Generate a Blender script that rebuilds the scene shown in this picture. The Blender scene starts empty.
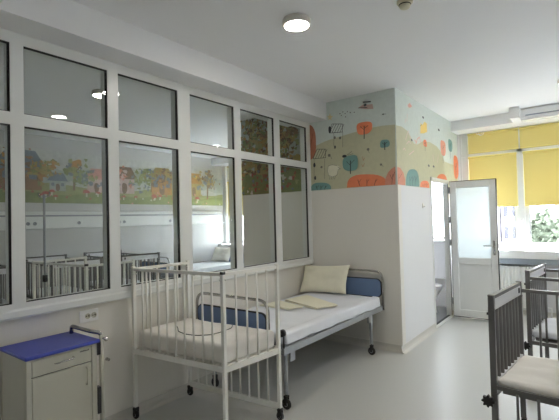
import bpy, bmesh, math, random
from mathutils import Vector, Matrix, noise
from mathutils.geometry import tessellate_polygon
random.seed(7)
PI = math.pi
SC = bpy.context.scene
COL = SC.collection

# ------------------------------------------------------------------ materials
def mat(name, color, rough=0.5, metal=0.0, var=0.0, vscale=8.0, bump=0.0, bscale=120.0, spec=0.5, emit=None, estr=0.0):
    m = bpy.data.materials.new(name); m.use_nodes = True
    nt = m.node_tree; b = nt.nodes['Principled BSDF']
    b.inputs['Base Color'].default_value = (*color, 1)
    b.inputs['Roughness'].default_value = rough
    b.inputs['Metallic'].default_value = metal
    b.inputs['Specular IOR Level'].default_value = spec
    tc = nt.nodes.new('ShaderNodeTexCoord')
    if var:
        n = nt.nodes.new('ShaderNodeTexNoise'); n.inputs['Scale'].default_value = vscale; n.inputs['Detail'].default_value = 5
        mx = nt.nodes.new('ShaderNodeMix'); mx.data_type = 'RGBA'
        mx.inputs[6].default_value = (*[c*(1-var) for c in color], 1)
        mx.inputs[7].default_value = (*[min(1, c*(1+var)) for c in color], 1)
        nt.links.new(tc.outputs['Object'], n.inputs['Vector']); nt.links.new(n.outputs['Fac'], mx.inputs[0])
        nt.links.new(mx.outputs[2], b.inputs['Base Color'])
    if bump:
        n2 = nt.nodes.new('ShaderNodeTexNoise'); n2.inputs['Scale'].default_value = bscale
        bp = nt.nodes.new('ShaderNodeBump'); bp.inputs['Strength'].default_value = bump; bp.inputs['Distance'].default_value = 0.01
        nt.links.new(tc.outputs['Object'], n2.inputs['Vector']); nt.links.new(n2.outputs['Fac'], bp.inputs['Height'])
        nt.links.new(bp.outputs['Normal'], b.inputs['Normal'])
    if emit:
        b.inputs['Emission Color'].default_value = (*emit, 1); b.inputs['Emission Strength'].default_value = estr
    return m

def glass_mat(name, k=1.6, tint=(0.93, 0.95, 0.94)):
    m = bpy.data.materials.new(name); m.use_nodes = True
    nt = m.node_tree; nt.nodes.clear()
    out = nt.nodes.new('ShaderNodeOutputMaterial'); mix = nt.nodes.new('ShaderNodeMixShader')
    tr = nt.nodes.new('ShaderNodeBsdfTransparent'); tr.inputs[0].default_value = (*tint, 1)
    gl = nt.nodes.new('ShaderNodeBsdfGlossy'); gl.inputs['Roughness'].default_value = 0.0
    fr = nt.nodes.new('ShaderNodeFresnel'); fr.inputs['IOR'].default_value = 1.5
    geo = nt.nodes.new('ShaderNodeNewGeometry')
    inv = nt.nodes.new('ShaderNodeMath'); inv.operation = 'SUBTRACT'; inv.inputs[0].default_value = 1.0
    mu = nt.nodes.new('ShaderNodeMath'); mu.operation = 'MULTIPLY'; mu.inputs[1].default_value = k; mu.use_clamp = True
    mu2 = nt.nodes.new('ShaderNodeMath'); mu2.operation = 'MULTIPLY'
    nt.links.new(geo.outputs['Backfacing'], inv.inputs[1]); nt.links.new(fr.outputs[0], mu.inputs[0])
    nt.links.new(mu.outputs[0], mu2.inputs[0]); nt.links.new(inv.outputs[0], mu2.inputs[1])
    nt.links.new(mu2.outputs[0], mix.inputs[0]); nt.links.new(tr.outputs[0], mix.inputs[1]); nt.links.new(gl.outputs[0], mix.inputs[2])
    nt.links.new(mix.outputs[0], out.inputs[0])
    return m

def translucent_mat(name, col, fac, tcol=None, rough=0.5):
    m = bpy.data.materials.new(name); m.use_nodes = True
    nt = m.node_tree; nt.nodes.clear()
    out = nt.nodes.new('ShaderNodeOutputMaterial'); mix = nt.nodes.new('ShaderNodeMixShader'); mix.inputs[0].default_value = fac
    d = nt.nodes.new('ShaderNodeBsdfDiffuse'); d.inputs[0].default_value = (*col, 1)
    t = nt.nodes.new('ShaderNodeBsdfTranslucent'); t.inputs[0].default_value = (*(tcol or col), 1)
    tc = nt.nodes.new('ShaderNodeTexCoord'); w = nt.nodes.new('ShaderNodeTexNoise'); w.inputs['Scale'].default_value = 300
    bp = nt.nodes.new('ShaderNodeBump'); bp.inputs['Strength'].default_value = 0.08
    nt.links.new(tc.outputs['Object'], w.inputs['Vector']); nt.links.new(w.outputs['Fac'], bp.inputs['Height']); nt.links.new(bp.outputs['Normal'], d.inputs['Normal'])
    nt.links.new(d.outputs[0], mix.inputs[1]); nt.links.new(t.outputs[0], mix.inputs[2]); nt.links.new(mix.outputs[0], out.inputs[0])
    return m

M = {}
M['wall'] = mat('wall_paint', (0.78, 0.755, 0.70), 0.55, var=0.015, vscale=3, bump=0.02, bscale=90)
M['white_wall'] = mat('white_wall_paint', (0.76, 0.76, 0.77), 0.55, var=0.012, vscale=3, bump=0.02, bscale=90)
M['ceiling'] = mat('ceiling_paint', (0.88, 0.88, 0.89), 0.8, var=0.01, vscale=2)
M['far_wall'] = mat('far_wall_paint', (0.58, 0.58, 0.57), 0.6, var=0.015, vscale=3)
M['floor'] = mat('vinyl_floor', (0.54, 0.54, 0.515), 0.34, var=0.035, vscale=60, bump=0.02, bscale=200, spec=0.45)
M['cove'] = mat('vinyl_cove', (0.60, 0.58, 0.53), 0.4, var=0.03, vscale=60)
M['pvc'] = mat('white_window_plastic', (0.80, 0.81, 0.79), 0.3, var=0.01)
M['gasket'] = mat('black_gasket', (0.012, 0.012, 0.012), 0.6, var=0.2, vscale=30)
M['glass'] = glass_mat('window_glass', 1.15)
M['clear'] = glass_mat('daylight_glass', 1.0, (0.98, 0.98, 0.98))
M['frost'] = translucent_mat('frosted_glass', (0.9, 0.94, 0.94), 0.55, (0.90, 0.94, 0.95))
M['blind'] = translucent_mat('yellow_blind_cloth', (0.80, 0.68, 0.26), 0.05, (0.80, 0.69, 0.28))
M['sill'] = mat('white_sill', (0.82, 0.82, 0.82), 0.35, var=0.01)
M['strip'] = mat('blue_grey_strip', (0.33, 0.37, 0.42), 0.4, var=0.03)
M['radiator'] = mat('radiator_enamel', (0.82, 0.82, 0.80), 0.35, var=0.01)
M['white_metal'] = mat('white_enamel_tube', (0.87, 0.86, 0.81), 0.32, var=0.02, vscale=20)
M['dark_metal'] = mat('dark_grey_enamel_tube', (0.15, 0.148, 0.145), 0.35, var=0.05, vscale=20)
M['silver'] = mat('pale_laminate_board', (0.82, 0.83, 0.86), 0.3, var=0.02)
M['grey_metal'] = mat('grey_enamel_steel', (0.34, 0.36, 0.38), 0.35, metal=0.2, var=0.03, vscale=15)
M['dark_chrome'] = mat('worn_chrome', (0.42, 0.41, 0.39), 0.22, metal=1.0, var=0.05)
M['shade_tile'] = mat('shade_darkened_tile', (0.20, 0.20, 0.20), 0.5, var=0.08, vscale=8)  # dark grey holds the shade low in the bathroom, not a tile colour
M['chrome'] = mat('chrome', (0.60, 0.59, 0.56), 0.14, metal=1.0, var=0.02)
M['rubber'] = mat('black_rubber', (0.02, 0.02, 0.02), 0.6, var=0.15, vscale=30)
M['black'] = mat('black_plastic', (0.015, 0.015, 0.016), 0.4, var=0.1, vscale=30)
M['sheet'] = mat('white_sheet_cotton', (0.74, 0.76, 0.80), 0.85, var=0.02, vscale=10, bump=0.08, bscale=60)
M['crib_sheet'] = mat('off_white_sheet_cotton', (0.85, 0.82, 0.77), 0.85, var=0.02, vscale=10, bump=0.08, bscale=50)
M['cream'] = mat('cream_cotton', (0.86, 0.83, 0.67), 0.9, var=0.03, vscale=30, bump=0.1, bscale=60)
M['blue_panel'] = mat('blue_grey_laminate', (0.15, 0.235, 0.41), 0.4, var=0.04, vscale=10)
M['blue_top'] = mat('blue_laminate_top', (0.035, 0.055, 0.36), 0.4, var=0.03, vscale=10)
M['cabinet'] = mat('grey_beige_enamel', (0.56, 0.55, 0.47), 0.4, var=0.015, vscale=6)
M['gap'] = mat('dark_gap', (0.02, 0.02, 0.018), 0.8, var=0.1)
M['lamp_rim'] = mat('lamp_rim_white', (0.78, 0.74, 0.68), 0.5, var=0.01)
M['lamp_on'] = mat('lamp_diffuser_lit', (0.9, 0.88, 0.84), 0.5, emit=(1.0, 0.93, 0.82), estr=85.0)
M['ceramic'] = mat('white_ceramic', (0.85, 0.85, 0.84), 0.12, var=0.01)
M['ivory'] = mat('ivory_plastic', (0.66, 0.63, 0.47), 0.4, var=0.04)
M['ac'] = mat('air_conditioner_plastic', (0.93, 0.93, 0.93), 0.25, var=0.01)
M['wood'] = mat('brown_wood', (0.22, 0.12, 0.06), 0.5, var=0.2, vscale=12)
M['leaf'] = mat('tree_leaves', (0.070, 0.082, 0.060), 0.9, var=0.45, spec=0.0, vscale=1.5)
M['bark'] = mat('tree_bark', (0.16, 0.12, 0.08), 0.9, var=0.3, vscale=4)
M['facade'] = mat('pale_facade', (0.75, 0.73, 0.75), 0.8, var=0.06, vscale=0.6)
M['facade_glass'] = mat('facade_window', (0.036, 0.036, 0.042), 0.9, var=0.2, vscale=1, spec=0.0)
M['lilac'] = mat('lilac_balcony_panel', (0.055, 0.050, 0.068), 0.9, var=0.08, vscale=1, spec=0.0)
M['ground'] = mat('pale_pavement', (0.60, 0.62, 0.65), 0.9, var=0.15, vscale=0.3)
PAINT = {'sky': (0.67, 0.73, 0.69), 'hill': (0.56, 0.55, 0.38), 'rust': (0.46, 0.17, 0.10), 'rustdark': (0.24, 0.07, 0.04),
         'star': (0.72, 0.62, 0.34), 'ink': (0.035, 0.045, 0.05), 'ink2': (0.17, 0.17, 0.14), 'pink': (0.55, 0.38, 0.33),
         'orange': (0.75, 0.22, 0.10), 'teal': (0.17, 0.33, 0.31), 'salmon': (0.66, 0.28, 0.19), 'tan': (0.50, 0.33, 0.20),
         'wool': (0.78, 0.76, 0.62), 'rose': (0.78, 0.42, 0.34), 'rose2': (0.78, 0.62, 0.57), 'yellow': (0.85, 0.62, 0.18),
         'grass': (0.28, 0.33, 0.13), 'grass2': (0.40, 0.43, 0.20), 'brown': (0.36, 0.22, 0.12), 'umber': (0.24, 0.15, 0.09), 'slate': (0.24, 0.29, 0.33),
         'cloud': (0.72, 0.74, 0.70), 'amber': (0.58, 0.33, 0.12), 'mist': (0.55, 0.60, 0.55), 'red': (0.52, 0.13, 0.10), 'ochre': (0.50, 0.40, 0.16)}
for k, c in PAINT.items(): M['p_'+k] = mat('mural_'+k, c, 0.6, var=0.10, vscale=22)
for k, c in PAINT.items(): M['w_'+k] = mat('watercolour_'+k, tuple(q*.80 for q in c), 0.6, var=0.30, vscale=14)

# ------------------------------------------------------------------ mesh builder
class MB:
    def __init__(s): s.v = []; s.f = []; s.m = []; s.sm = []
    def add(s, verts, faces, mi=0, smooth=False):
        o = len(s.v); s.v += [tuple(v) for v in verts]
        for f in faces: s.f.append([i+o for i in f]); s.m.append(mi); s.sm.append(smooth)
        return s
    def box(s, a, b, mi=0, bev=0.0, xf=None, seg=1):
        a = Vector(a); b = Vector(b); c = (a+b)/2; d = b-a
        bm = bmesh.new(); bmesh.ops.create_cube(bm, size=1.0)
        for v in bm.verts: v.co = Vector((v.co.x*abs(d.x), v.co.y*abs(d.y), v.co.z*abs(d.z)))
        if bev > 0: bmesh.ops.bevel(bm, geom=list(bm.edges), offset=min(bev, min(abs(d.x), abs(d.y), abs(d.z))*0.45), segments=seg, affect='EDGES', profile=0.5)
        bm.verts.index_update()
        vs = [v.co + c for v in bm.verts]
        if xf is not None: vs = [xf @ v for v in vs]
        s.add(vs, [[v.index for v in f.verts] for f in bm.faces], mi); bm.free(); return s
    def tube(s, pts, r, seg=10, mi=0, closed=False, square=False, flat=None):
        P = [Vector(p) for p in pts]; n = len(P); rings = []; up = None
        for i in range(n):
            if closed: t = (P[(i+1) % n]-P[i-1])
            else: t = P[min(i+1, n-1)]-P[max(i-1, 0)]
            t.normalize()
            if up is None:
                up = Vector((0, 0, 1)) if abs(t.z) < 0.95 else Vector((1, 0, 0))
                if flat: up = Vector(flat)
            x = t.cross(up)
            if x.length < 1e-6: x = t.orthogonal()
            x.normalize(); y = x.cross(t).normalized(); up = y
            if square:
                sx, sy = (r if isinstance(r, tuple) else (r, r))
                rings.append([P[i]+x*a*sx+y*b*sy for a, b in ((-1, -1), (1, -1), (1, 1), (-1, 1))])
            else:
                rr = r[i] if isinstance(r, (list,)) else r
                rings.append([P[i]+x*math.cos(2*PI*k/seg)*rr+y*math.sin(2*PI*k/seg)*rr for k in range(seg)])
        m = 4 if square else seg
        vs = [v for ring in rings for v in ring]; fs = []
        for i in range(n if closed else n-1):
            j = (i+1) % n
            for k in range(m): fs.append([i*m+k, i*m+(k+1) % m, j*m+(k+1) % m, j*m+k])
        if not closed: fs.append(list(range(m))[::-1]); fs.append([(n-1)*m+k for k in range(m)])
        s.add(vs, fs, mi, not square); return s
    def lathe(s, prof, seg=24, origin=(0, 0, 0), axis='Z', mi=0, smooth=True):
        o = Vector(origin); vs = []; fs = []
        for (r, z) in prof:
            for k in range(seg):
                a = 2*PI*k/seg; c, q = r*math.cos(a), r*math.sin(a)
                p = (c, q, z) if axis == 'Z' else ((z, c, q) if axis == 'X' else (q, z, c))
                vs.append(o+Vector(p))
        n = len(prof)
        for i in range(n-1):
            for k in range(seg): fs.append([i*seg+k, i*seg+(k+1) % seg, (i+1)*seg+(k+1) % seg, (i+1)*seg+k])
        fs.append(list(range(seg))[::-1]); fs.append([(n-1)*seg+k for k in range(seg)])
        s.add(vs, fs, mi, smooth); return s
    def prism(s, poly, axis, a, b, mi=0):
        def P(u, v, w): return {'X': (w, u, v), 'Y': (u, w, v), 'Z': (u, v, w)}[axis]
        n = len(poly); vs = [P(u, v, a) for u, v in poly]+[P(u, v, b) for u, v in poly]
        fs = [list(range(n)), list(range(n, 2*n))[::-1]]+[[i, i+n, (i+1) % n+n, (i+1) % n] for i in range(n)]
        s.add(vs, fs, mi); return s
    def grid(s, fn, nu, nv, mi=0, smooth=True, closed_u=False):
        vs = [fn(i/(nu if closed_u else nu-1), j/(nv-1)) for j in range(nv) for i in range(nu)]
        fs = []
        for j in range(nv-1):
            for i in range(nu if closed_u else nu-1):
                fs.append([j*nu+i, j*nu+(i+1) % nu, (j+1)*nu+(i+1) % nu, (j+1)*nu+i])
        s.add(vs, fs, mi, smooth); return s
    def build(s, name, mats, parent=None, loc=None):
        if not isinstance(mats, (list, tuple)): mats = [mats]
        me = bpy.data.meshes.new(name)
        o0 = Vector(loc) if loc is not None else Vector((0, 0, 0))
        me.from_pydata([tuple(Vector(v)-o0) for v in s.v], [], s.f)
        for m in mats: me.materials.append(m)
        for p, mi, sm in zip(me.polygons, s.m, s.sm): p.material_index = mi; p.use_smooth = sm
        bm = bmesh.new(); bm.from_mesh(me); bmesh.ops.recalc_face_normals(bm, faces=list(bm.faces)); bm.to_mesh(me); bm.free()
        o = bpy.data.objects.new(name, me); COL.objects.link(o)
        o.location = o0
        if parent is not None:
            o.parent = parent
            if loc is None: o.matrix_parent_inverse = Matrix.Identity(4)
        return o

def tag(o, label, cat, group=None, kind=None):
    o['label'] = label; o['category'] = cat
    if group: o['group'] = group
    if kind: o['kind'] = kind
    return o
def thing(name, label, cat, loc=(0, 0, 0), rz=0.0, group=None):
    o = bpy.data.objects.new(name, None); COL.objects.link(o); o.location = loc; o.rotation_euler = (0, 0, rz)
    return tag(o, label, cat, group)
def struct(o): o['kind'] = 'structure'; return o
def copy_tree(o, parent=None):
    c = o.copy(); COL.objects.link(c)
    if parent is not None: c.parent = parent
    for ch in list(o.children): copy_tree(ch, c)
    return c
def arc_path(pts, r, n=6):
    """polyline with rounded corners"""
    P = [Vector(p) for p in pts]; out = [P[0]]
    for i in range(1, len(P)-1):
        a = (P[i-1]-P[i]).normalized(); b = (P[i+1]-P[i]).normalized()
        p0 = P[i]+a*r; p1 = P[i]+b*r
        for k in range(n+1):
            t = k/n; out.append(p0*(1-t)**2+P[i]*2*t*(1-t)+p1*t*t)
    out.append(P[-1]); return out
def boxes(name, lst, m, parent=None, bev=0.0, loc=None):
    mb = MB()
    for a, b in lst: mb.box(a, b, 0, bev)
    return mb.build(name, m, parent, loc)

# ------------------------------------------------------------------ key dimensions (metres)
XL = -2.93      # face of the glazed partition, room side
XP = -1.75      # side wall of the bathroom block
YP = 4.5        # front wall of the bathroom block
YW = 7.1        # outside wall with the windows
ZC = 2.94       # ceiling
XR = 3.6; YB = -1.4; XF = -7.05

# ------------------------------------------------------------------ shell
struct(boxes('floor', [((XF-.2, YB-.2, -.12), (XR+.2, YW+.3, 0))], M['floor']))
struct(boxes('ceiling', [((XF-.2, YB-.2, ZC), (XR+.2, YW+.3, ZC+.15))], M['ceiling']))
struct(boxes('wall_right', [((XR, YB, 0), (XR+.2, YW, ZC))], M['white_wall']))
struct(boxes('wall_back', [((XF-.2, YB-.2, 0), (XR+.2, YB, ZC))], M['white_wall']))
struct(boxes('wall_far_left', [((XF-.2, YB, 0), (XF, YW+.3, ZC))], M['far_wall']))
struct(boxes('wall_left', [((XL-.11, YB, 0), (XL, YP, .93)), ((XL-.11, YB, 2.735), (XL, YP, ZC))], M['wall']))
# dropped beam above the glazing, both sides of the partition
struct(boxes('trim_1', [((XL-.3, YB, 2.722), (-2.635, YP, ZC))], M['ceiling']))
# bathroom block: front wall (continues behind the partition), side walls
struct(boxes('wall_front', [((-4.07, YP, 0), (XP, YP+.1, ZC))], M['wall']))
DY0, DY1, DZ = 5.665, 6.45, 2.0
struct(boxes('wall_side', [((XP-.06, YP+.1, 0), (XP, DY0, ZC)), ((XP-.06, DY1, 0), (XP, YW, ZC)), ((XP-.06, DY0, DZ), (XP, DY1, ZC))], M['white_wall']))
struct(boxes('wall_far_side', [((-4.07, YP+.1, 0), (-3.97, YW, ZC))], M['white_wall']))
struct(boxes('wall_inner', [((-2.98, YP+.1, 0), (-2.88, YW, ZC))], M['white_wall']))
# outside wall with three openings
def wall_open(name, x0, x1, z0, z1, xa, xb, m):
    return struct(boxes(name, [((xa, YW, 0), (xb, YW+.3, z0)), ((xa, YW, z1), (xb, YW+.3, ZC)),
                               ((xa, YW, z0), (x0, YW+.3, z1)), ((x1, YW, z0), (xb, YW+.3, z1))], m))
wall_open('wall_window_side', -1.735, 3.45, .93, 2.80, XP, XR+.2, M['white_wall'])
wall_open('wall_bathroom_window', -2.62, -1.93, 1.09, 2.12, -2.93, XP, M['white_wall'])
wall_open('wall_far_window_side', -6.95, -4.12, .93, 2.80, XF, -2.93, M['white_wall'])
# beam over the windows
struct(boxes('trim_2', [((XP+.001, 6.74, 2.79), (XR, YW, ZC))], M['ceiling']))
struct(boxes('trim_3', [((-.9, 6.42, 2.79), (-.785, 6.74, ZC))], M['ceiling']))
struct(boxes('floor_bathroom', [((-2.88, YP+.1, 0.0), (XP-.06, YW, .006))], M['shade_tile']))  # floor skin darkened to imitate the unlit bathroom
struct(boxes('trim_11', [((-2.88, YW-.012, .006), (XP-.06, YW, .46)), ((-2.88, YP+.1, .006), (-2.868, YW-.012, .46))], M['shade_tile']))  # low dark wall bands added, painted-in shade around the toilet
struct(boxes('trim_4', [((XF, 6.74, 2.79), (-4.07, YW, ZC))], M['ceiling']))

# coved skirting
def cove(name, x0, y0, x1, y1, nx, ny):
    """coved vinyl skirting along (x0,y0)-(x1,y1); (nx,ny) points into the room"""
    prof = [(0, 0.075), (0.004, 0.075), (0.006, 0.04), (0.014, 0.018), (0.032, 0.006), (0.045, 0.0008), (0, 0.0008)]
    n = len(prof)
    vs = [(x0+nx*d, y0+ny*d, z) for d, z in prof]+[(x1+nx*d, y1+ny*d, z) for d, z in prof]
    fs = [list(range(n)), list(range(n, 2*n))[::-1]]+[[i, i+n, (i+1) % n+n, (i+1) % n] for i in range(n)]
    return struct(MB().add(vs, fs).build(name, M['cove']))
cove('baseboard_left', XL, YB, XL, YP, 1, 0)
cove('baseboard_front', XL, YP, XP, YP, 0, -1)
cove('baseboard_side', XP, YP-.045, XP, DY0-.01, 1, 0)
cove('baseboard_side_end', XP, DY1+.01, XP, YW, 1, 0)
cove('baseboard_window', XP, YW, XR, YW, 0, -1)
cove('baseboard_far', XF, YB, XF, YW, 1, 0)

# ------------------------------------------------------------------ glazed partition (three coupled window units)
def glazed_unit(name, panes, y0, y1):
    root = bpy.data.objects.new(name, None); COL.objects.link(root); root.location = (XL, y0, .93); struct(root)
    zs = [(1.018, 2.135), (2.213, 2.652)]
    fb = MB(); xa, xb = XL-.05, XL+.044
    fb.box((xa, y0, .935), (xb, y1, zs[0][0])); fb.box((xa, y0, zs[0][1]), (xb, y1, zs[1][0])); fb.box((xa, y0, zs[1][1]), (xb, y1, 2.722))
    edges = [y0]+[v for p in panes for v in p]+[y1]
    for k in range(0, len(edges), 2):
        for (za, zb) in zs: fb.box((xa, edges[k], za), (xb, edges[k+1], zb))
    f = fb.build('window_frame', M['pvc'], root, None)
    gb = MB()
    for (a, b) in panes:
        for (za, zb) in zs:
            g = .011; x0g, x1g = XL+.020, XL+.038
            gb.box((x0g, a, za), (x1g, a+g*.35, zb)); gb.box((x0g, b-g*.9, za), (x1g, b, zb)); gb.box((x0g, a, zb-g*.8), (x1g, b, zb)); gb.box((x0g, a, za), (x1g, b, za+g*.5))
    gb.build('gasket', M['gasket'], root)
    for (a, b) in panes:
        for (za, zb) in zs:
            MB().box((XL+.030, a+.001, za+.001), (XL+.036, b-.001, zb-.001)).build('pane', M['glass'], root)
    for ch in root.children: ch.location = Vector(ch.location)-Vector(root.location)
    return root
glazed_unit('window_1', [(-.96, -.44), (-.35, .17)], -1.39, .22)
glazed_unit('window_2', [(.27, .49), (.565, 1.062)], .22, 1.10)
glazed_unit('window_3', [(1.141, 1.716), (1.803, 2.376)], 1.10, 2.445)
glazed_unit('window_4', [(2.513, 3.089), (3.183, 3.745), (3.852, 4.412)], 2.445, 4.498)
sb = MB(); prof = [(XL, .925), (XL+.044, .925), (XL+.05, .935), (XL+.05, .972), (XL+.044, .985), (XL, .985)]
sb.prism([(x, z) for x, z in prof], 'Y', YB, YP-.001)
struct(sb.build('trim_5', M['pvc']))

# ------------------------------------------------------------------ murals
def clip(poly, x0, x1, z0, z1):
    def cut(P, ax, val, sgn):
        out = []
        for i in range(len(P)):
            a, b = P[i-1], P[i]; ia = (a[ax]-val)*sgn >= 0; ib = (b[ax]-val)*sgn >= 0
            if ia != ib:
                t = (val-a[ax])/(b[ax]-a[ax]); out.append((a[0]+t*(b[0]-a[0]), a[1]+t*(b[1]-a[1])))
            if ib: out.append(b)
        return out
    for ax, v, sg in ((0, x0, 1), (0, x1, -1), (1, z0, 1), (1, z1, -1)):
        if len(poly) < 3: return []
        poly = cut(poly, ax, v, sg)
    return poly if len(poly) >= 3 else []
class Face:
    """a painted wall face: shapes are laid on top of each other as thin coats"""
    def __init__(s, mb, fn, rects, idx): s.mb = mb; s.fn = fn; s.rects = rects; s.idx = idx; s.k = 1
    def poly(s, col, pts):
        s.k += 1
        for r in s.rects:
            q = clip(pts, *r)
            if len(q) < 3: continue
            tri = tessellate_polygon([[Vector((a, b, 0)) for a, b in q]])
            s.mb.add([s.fn(a, b, 0.0012+s.k*0.00006) for a, b in q], [list(t) for t in tri], s.idx[col])
    def blob(s, col, cx, cz, rx, rz, p=2.6, wob=0.04):
        ph = random.random()*6; pts = []
        for k in range(36):
            t = 2*PI*k/36; c, q = math.cos(t), math.sin(t); w = 1+wob*math.sin(3*t+ph)
            pts.append((cx+rx*w*math.copysign(abs(c)**(2/p), c), cz+rz*w*math.copysign(abs(q)**(2/p), q)))
        s.poly(col, pts)
    def line(s, col, w, pts):
        s.k += 1
        for (a, b) in zip(pts[:-1], pts[1:]):
            d = Vector((b[0]-a[0], b[1]-a[1]))
            if d.length < 1e-5: continue
            d.normalize(); n = Vector((-d.y, d.x))*w/2; e = d*w*.3
            s.k -= 1
            s.poly(col, [(a[0]+n.x-e.x, a[1]+n.y-e.y), (a[0]-n.x-e.x, a[1]-n.y-e.y), (b[0]-n.x+e.x, b[1]-n.y+e.y), (b[0]+n.x+e.x, b[1]+n.y+e.y)])
PN = list(PAINT); PIDX = {k: i for i, k in enumerate(PN)}; PM = [M['p_'+k] for k in PN]; WM = [M['w_'+k] for k in PN]
mbm = MB()
zb, zt = 1.856, ZC-.001
front = Face(mbm, lambda u, z, e: (u, YP-e, z), [(XL+.001, XP+.001, zb, zt)], PIDX)
side = Face(mbm, lambda u, z, e: (XP+e, u, z), [(YP-.001, DY0, zb, zt), (DY0, DY1, DZ+.02, zt), (DY1, YW-.001, zb, zt)], PIDX)
for fc in (front, side): fc.poly('sky', [(-9, 1), (9, 1), (9, 4), (-9, 4)])
front.poly('hill', [(-2.897, 1.855), (-2.888, 2.396), (-2.784, 2.427), (-2.657, 2.461), (-2.535, 2.479), (-2.416, 2.494), (-2.3, 2.509), (-2.169, 2.524), (-2.042, 2.534), (-1.902, 2.536), (-1.757, 2.526), (-1.773, 1.856)])
front.blob('rust', -2.912, 2.473, 0.109, 0.228, 3)
front.line('rustdark', 0.006, [(-2.918, 2.289), (-2.897, 2.397)])
front.line('rustdark', 0.006, [(-2.918, 2.289), (-2.877, 2.461)])
front.line('rustdark', 0.006, [(-2.918, 2.289), (-2.858, 2.524)])
front.line('rustdark', 0.006, [(-2.918, 2.289), (-2.839, 2.587)])
front.poly('star', [(-2.585, 2.799), (-2.574, 2.762), (-2.542, 2.753), (-2.571, 2.736), (-2.56, 2.702), (-2.587, 2.728), (-2.616, 2.712), (-2.603, 2.742), (-2.627, 2.767), (-2.598, 2.766)])
front.blob('ink2', -2.446, 2.768, 0.008, 0.007, 2)
front.blob('ink2', -2.406, 2.782, 0.008, 0.007, 2)
front.blob('ink2', -2.376, 2.756, 0.007, 0.006, 2)
front.blob('ink2', -2.345, 2.774, 0.007, 0.007, 2)
front.blob('ink2', -2.307, 2.757, 0.008, 0.007, 2)
front.blob('ink2', -2.254, 2.751, 0.008, 0.006, 2)
front.blob('ink2', -2.37, 2.716, 0.007, 0.007, 2)
front.blob('ink2', -2.427, 2.743, 0.008, 0.006, 2)
front.poly('pink', [(-2.204, 2.794), (-2.134, 2.821), (-2.069, 2.809), (-2.019, 2.806), (-2.01, 2.748), (-2.106, 2.762)])
front.line('ink', 0.016, [(-2.136, 2.849), (-2.043, 2.838)])
front.blob('ink', -2.112, 2.814, 0.018, 0.017, 2)
front.line('ink', 0.008, [(-2.197, 2.792), (-2.088, 2.779)])
front.blob('ink', -1.894, 2.665, 0.013, 0.008, 2)
front.line('ink', 0.005, [(-1.894, 2.665), (-1.86, 2.663)])
front.blob('orange', -2.132, 2.545, 0.098, 0.073, 3)
front.line('ink', 0.012, [(-2.131, 2.567), (-2.136, 2.421)])
front.line('ink', 0.006, [(-2.132, 2.523), (-2.18, 2.567)])
front.line('ink', 0.006, [(-2.132, 2.537), (-2.082, 2.567)])
front.blob('teal', -1.885, 2.328, 0.058, 0.045, 3)
front.line('ink', 0.012, [(-1.884, 2.342), (-1.887, 2.26)])
front.line('ink', 0.006, [(-1.885, 2.314), (-1.914, 2.341)])
front.line('ink', 0.006, [(-1.885, 2.323), (-1.855, 2.342)])
front.blob('teal', -2.323, 2.152, 0.102, 0.093, 3)
front.line('ink', 0.012, [(-2.322, 2.179), (-2.327, 2.025)])
front.line('ink', 0.006, [(-2.324, 2.124), (-2.374, 2.175)])
front.line('ink', 0.006, [(-2.323, 2.142), (-2.271, 2.183)])
front.line('ink', 0.006, [(-2.597, 2.552), (-2.561, 2.66), (-2.415, 2.637), (-2.418, 2.54), (-2.597, 2.552)])
front.line('ink', 0.006, [(-2.597, 2.559), (-2.537, 2.653)])
front.line('ink', 0.006, [(-2.561, 2.554), (-2.501, 2.647)])
front.line('ink', 0.006, [(-2.525, 2.549), (-2.466, 2.641)])
front.line('ink', 0.006, [(-2.489, 2.543), (-2.431, 2.636)])
front.line('ink', 0.006, [(-2.453, 2.538), (-2.396, 2.63)])
front.blob('ink', -2.592, 2.594, 0.020, 0.042, 2.5)
front.line('ink', 0.006, [(-2.849, 2.26), (-2.786, 2.376), (-2.661, 2.361), (-2.664, 2.254), (-2.849, 2.26)])
front.line('ink', 0.006, [(-2.849, 2.267), (-2.786, 2.373)])
front.line('ink', 0.006, [(-2.811, 2.263), (-2.749, 2.368)])
front.line('ink', 0.006, [(-2.774, 2.259), (-2.712, 2.364)])
front.line('ink', 0.006, [(-2.737, 2.255), (-2.675, 2.359)])
front.line('ink', 0.006, [(-2.701, 2.251), (-2.639, 2.355)])
front.line('ink2', 0.005, [(-2.537, 2.543), (-2.542, 2.382)])
front.line('ink2', 0.005, [(-2.414, 2.539), (-2.42, 2.356)])
front.line('ink2', 0.005, [(-2.832, 2.251), (-2.841, 1.968)])
front.line('ink2', 0.005, [(-2.677, 2.241), (-2.685, 1.992)])
front.blob('ink', -2.526, 2.369, 0.012, 0.021, 2)
front.blob('ink2', -2.527, 2.485, 0.016, 0.018, 2)
front.blob('ink2', -2.452, 2.472, 0.016, 0.017, 2)
front.blob('ink', -2.823, 2.014, 0.013, 0.026, 2)
front.blob('ink', -2.83, 2.178, 0.017, 0.029, 2)
front.blob('ink2', -2.726, 2.142, 0.016, 0.014, 2)
front.blob('ink2', -2.61, 2.277, 0.020, 0.018, 2)
front.blob('ink2', -2.089, 2.288, 0.018, 0.016, 2)
front.blob('ink', -2.401, 2.243, 0.031, 0.017, 2)
front.blob('ink2', -1.937, 2.096, 0.014, 0.013, 2)
front.line('ink2', 0.005, [(-2.594, 2.268), (-2.575, 2.23)])
front.line('ink2', 0.005, [(-2.086, 2.274), (-2.076, 2.243)])
front.line('ink2', 0.005, [(-1.927, 2.088), (-1.91, 2.071)])
front.line('ink2', 0.005, [(-2.362, 2.255), (-2.299, 2.289)])
front.line('ink2', 0.005, [(-2.354, 2.248), (-2.285, 2.26)])
front.line('tan', 0.008, [(-2.155, 2.165), (-2.161, 2.212)])
front.line('tan', 0.008, [(-2.155, 2.165), (-2.132, 2.196)])
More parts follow.
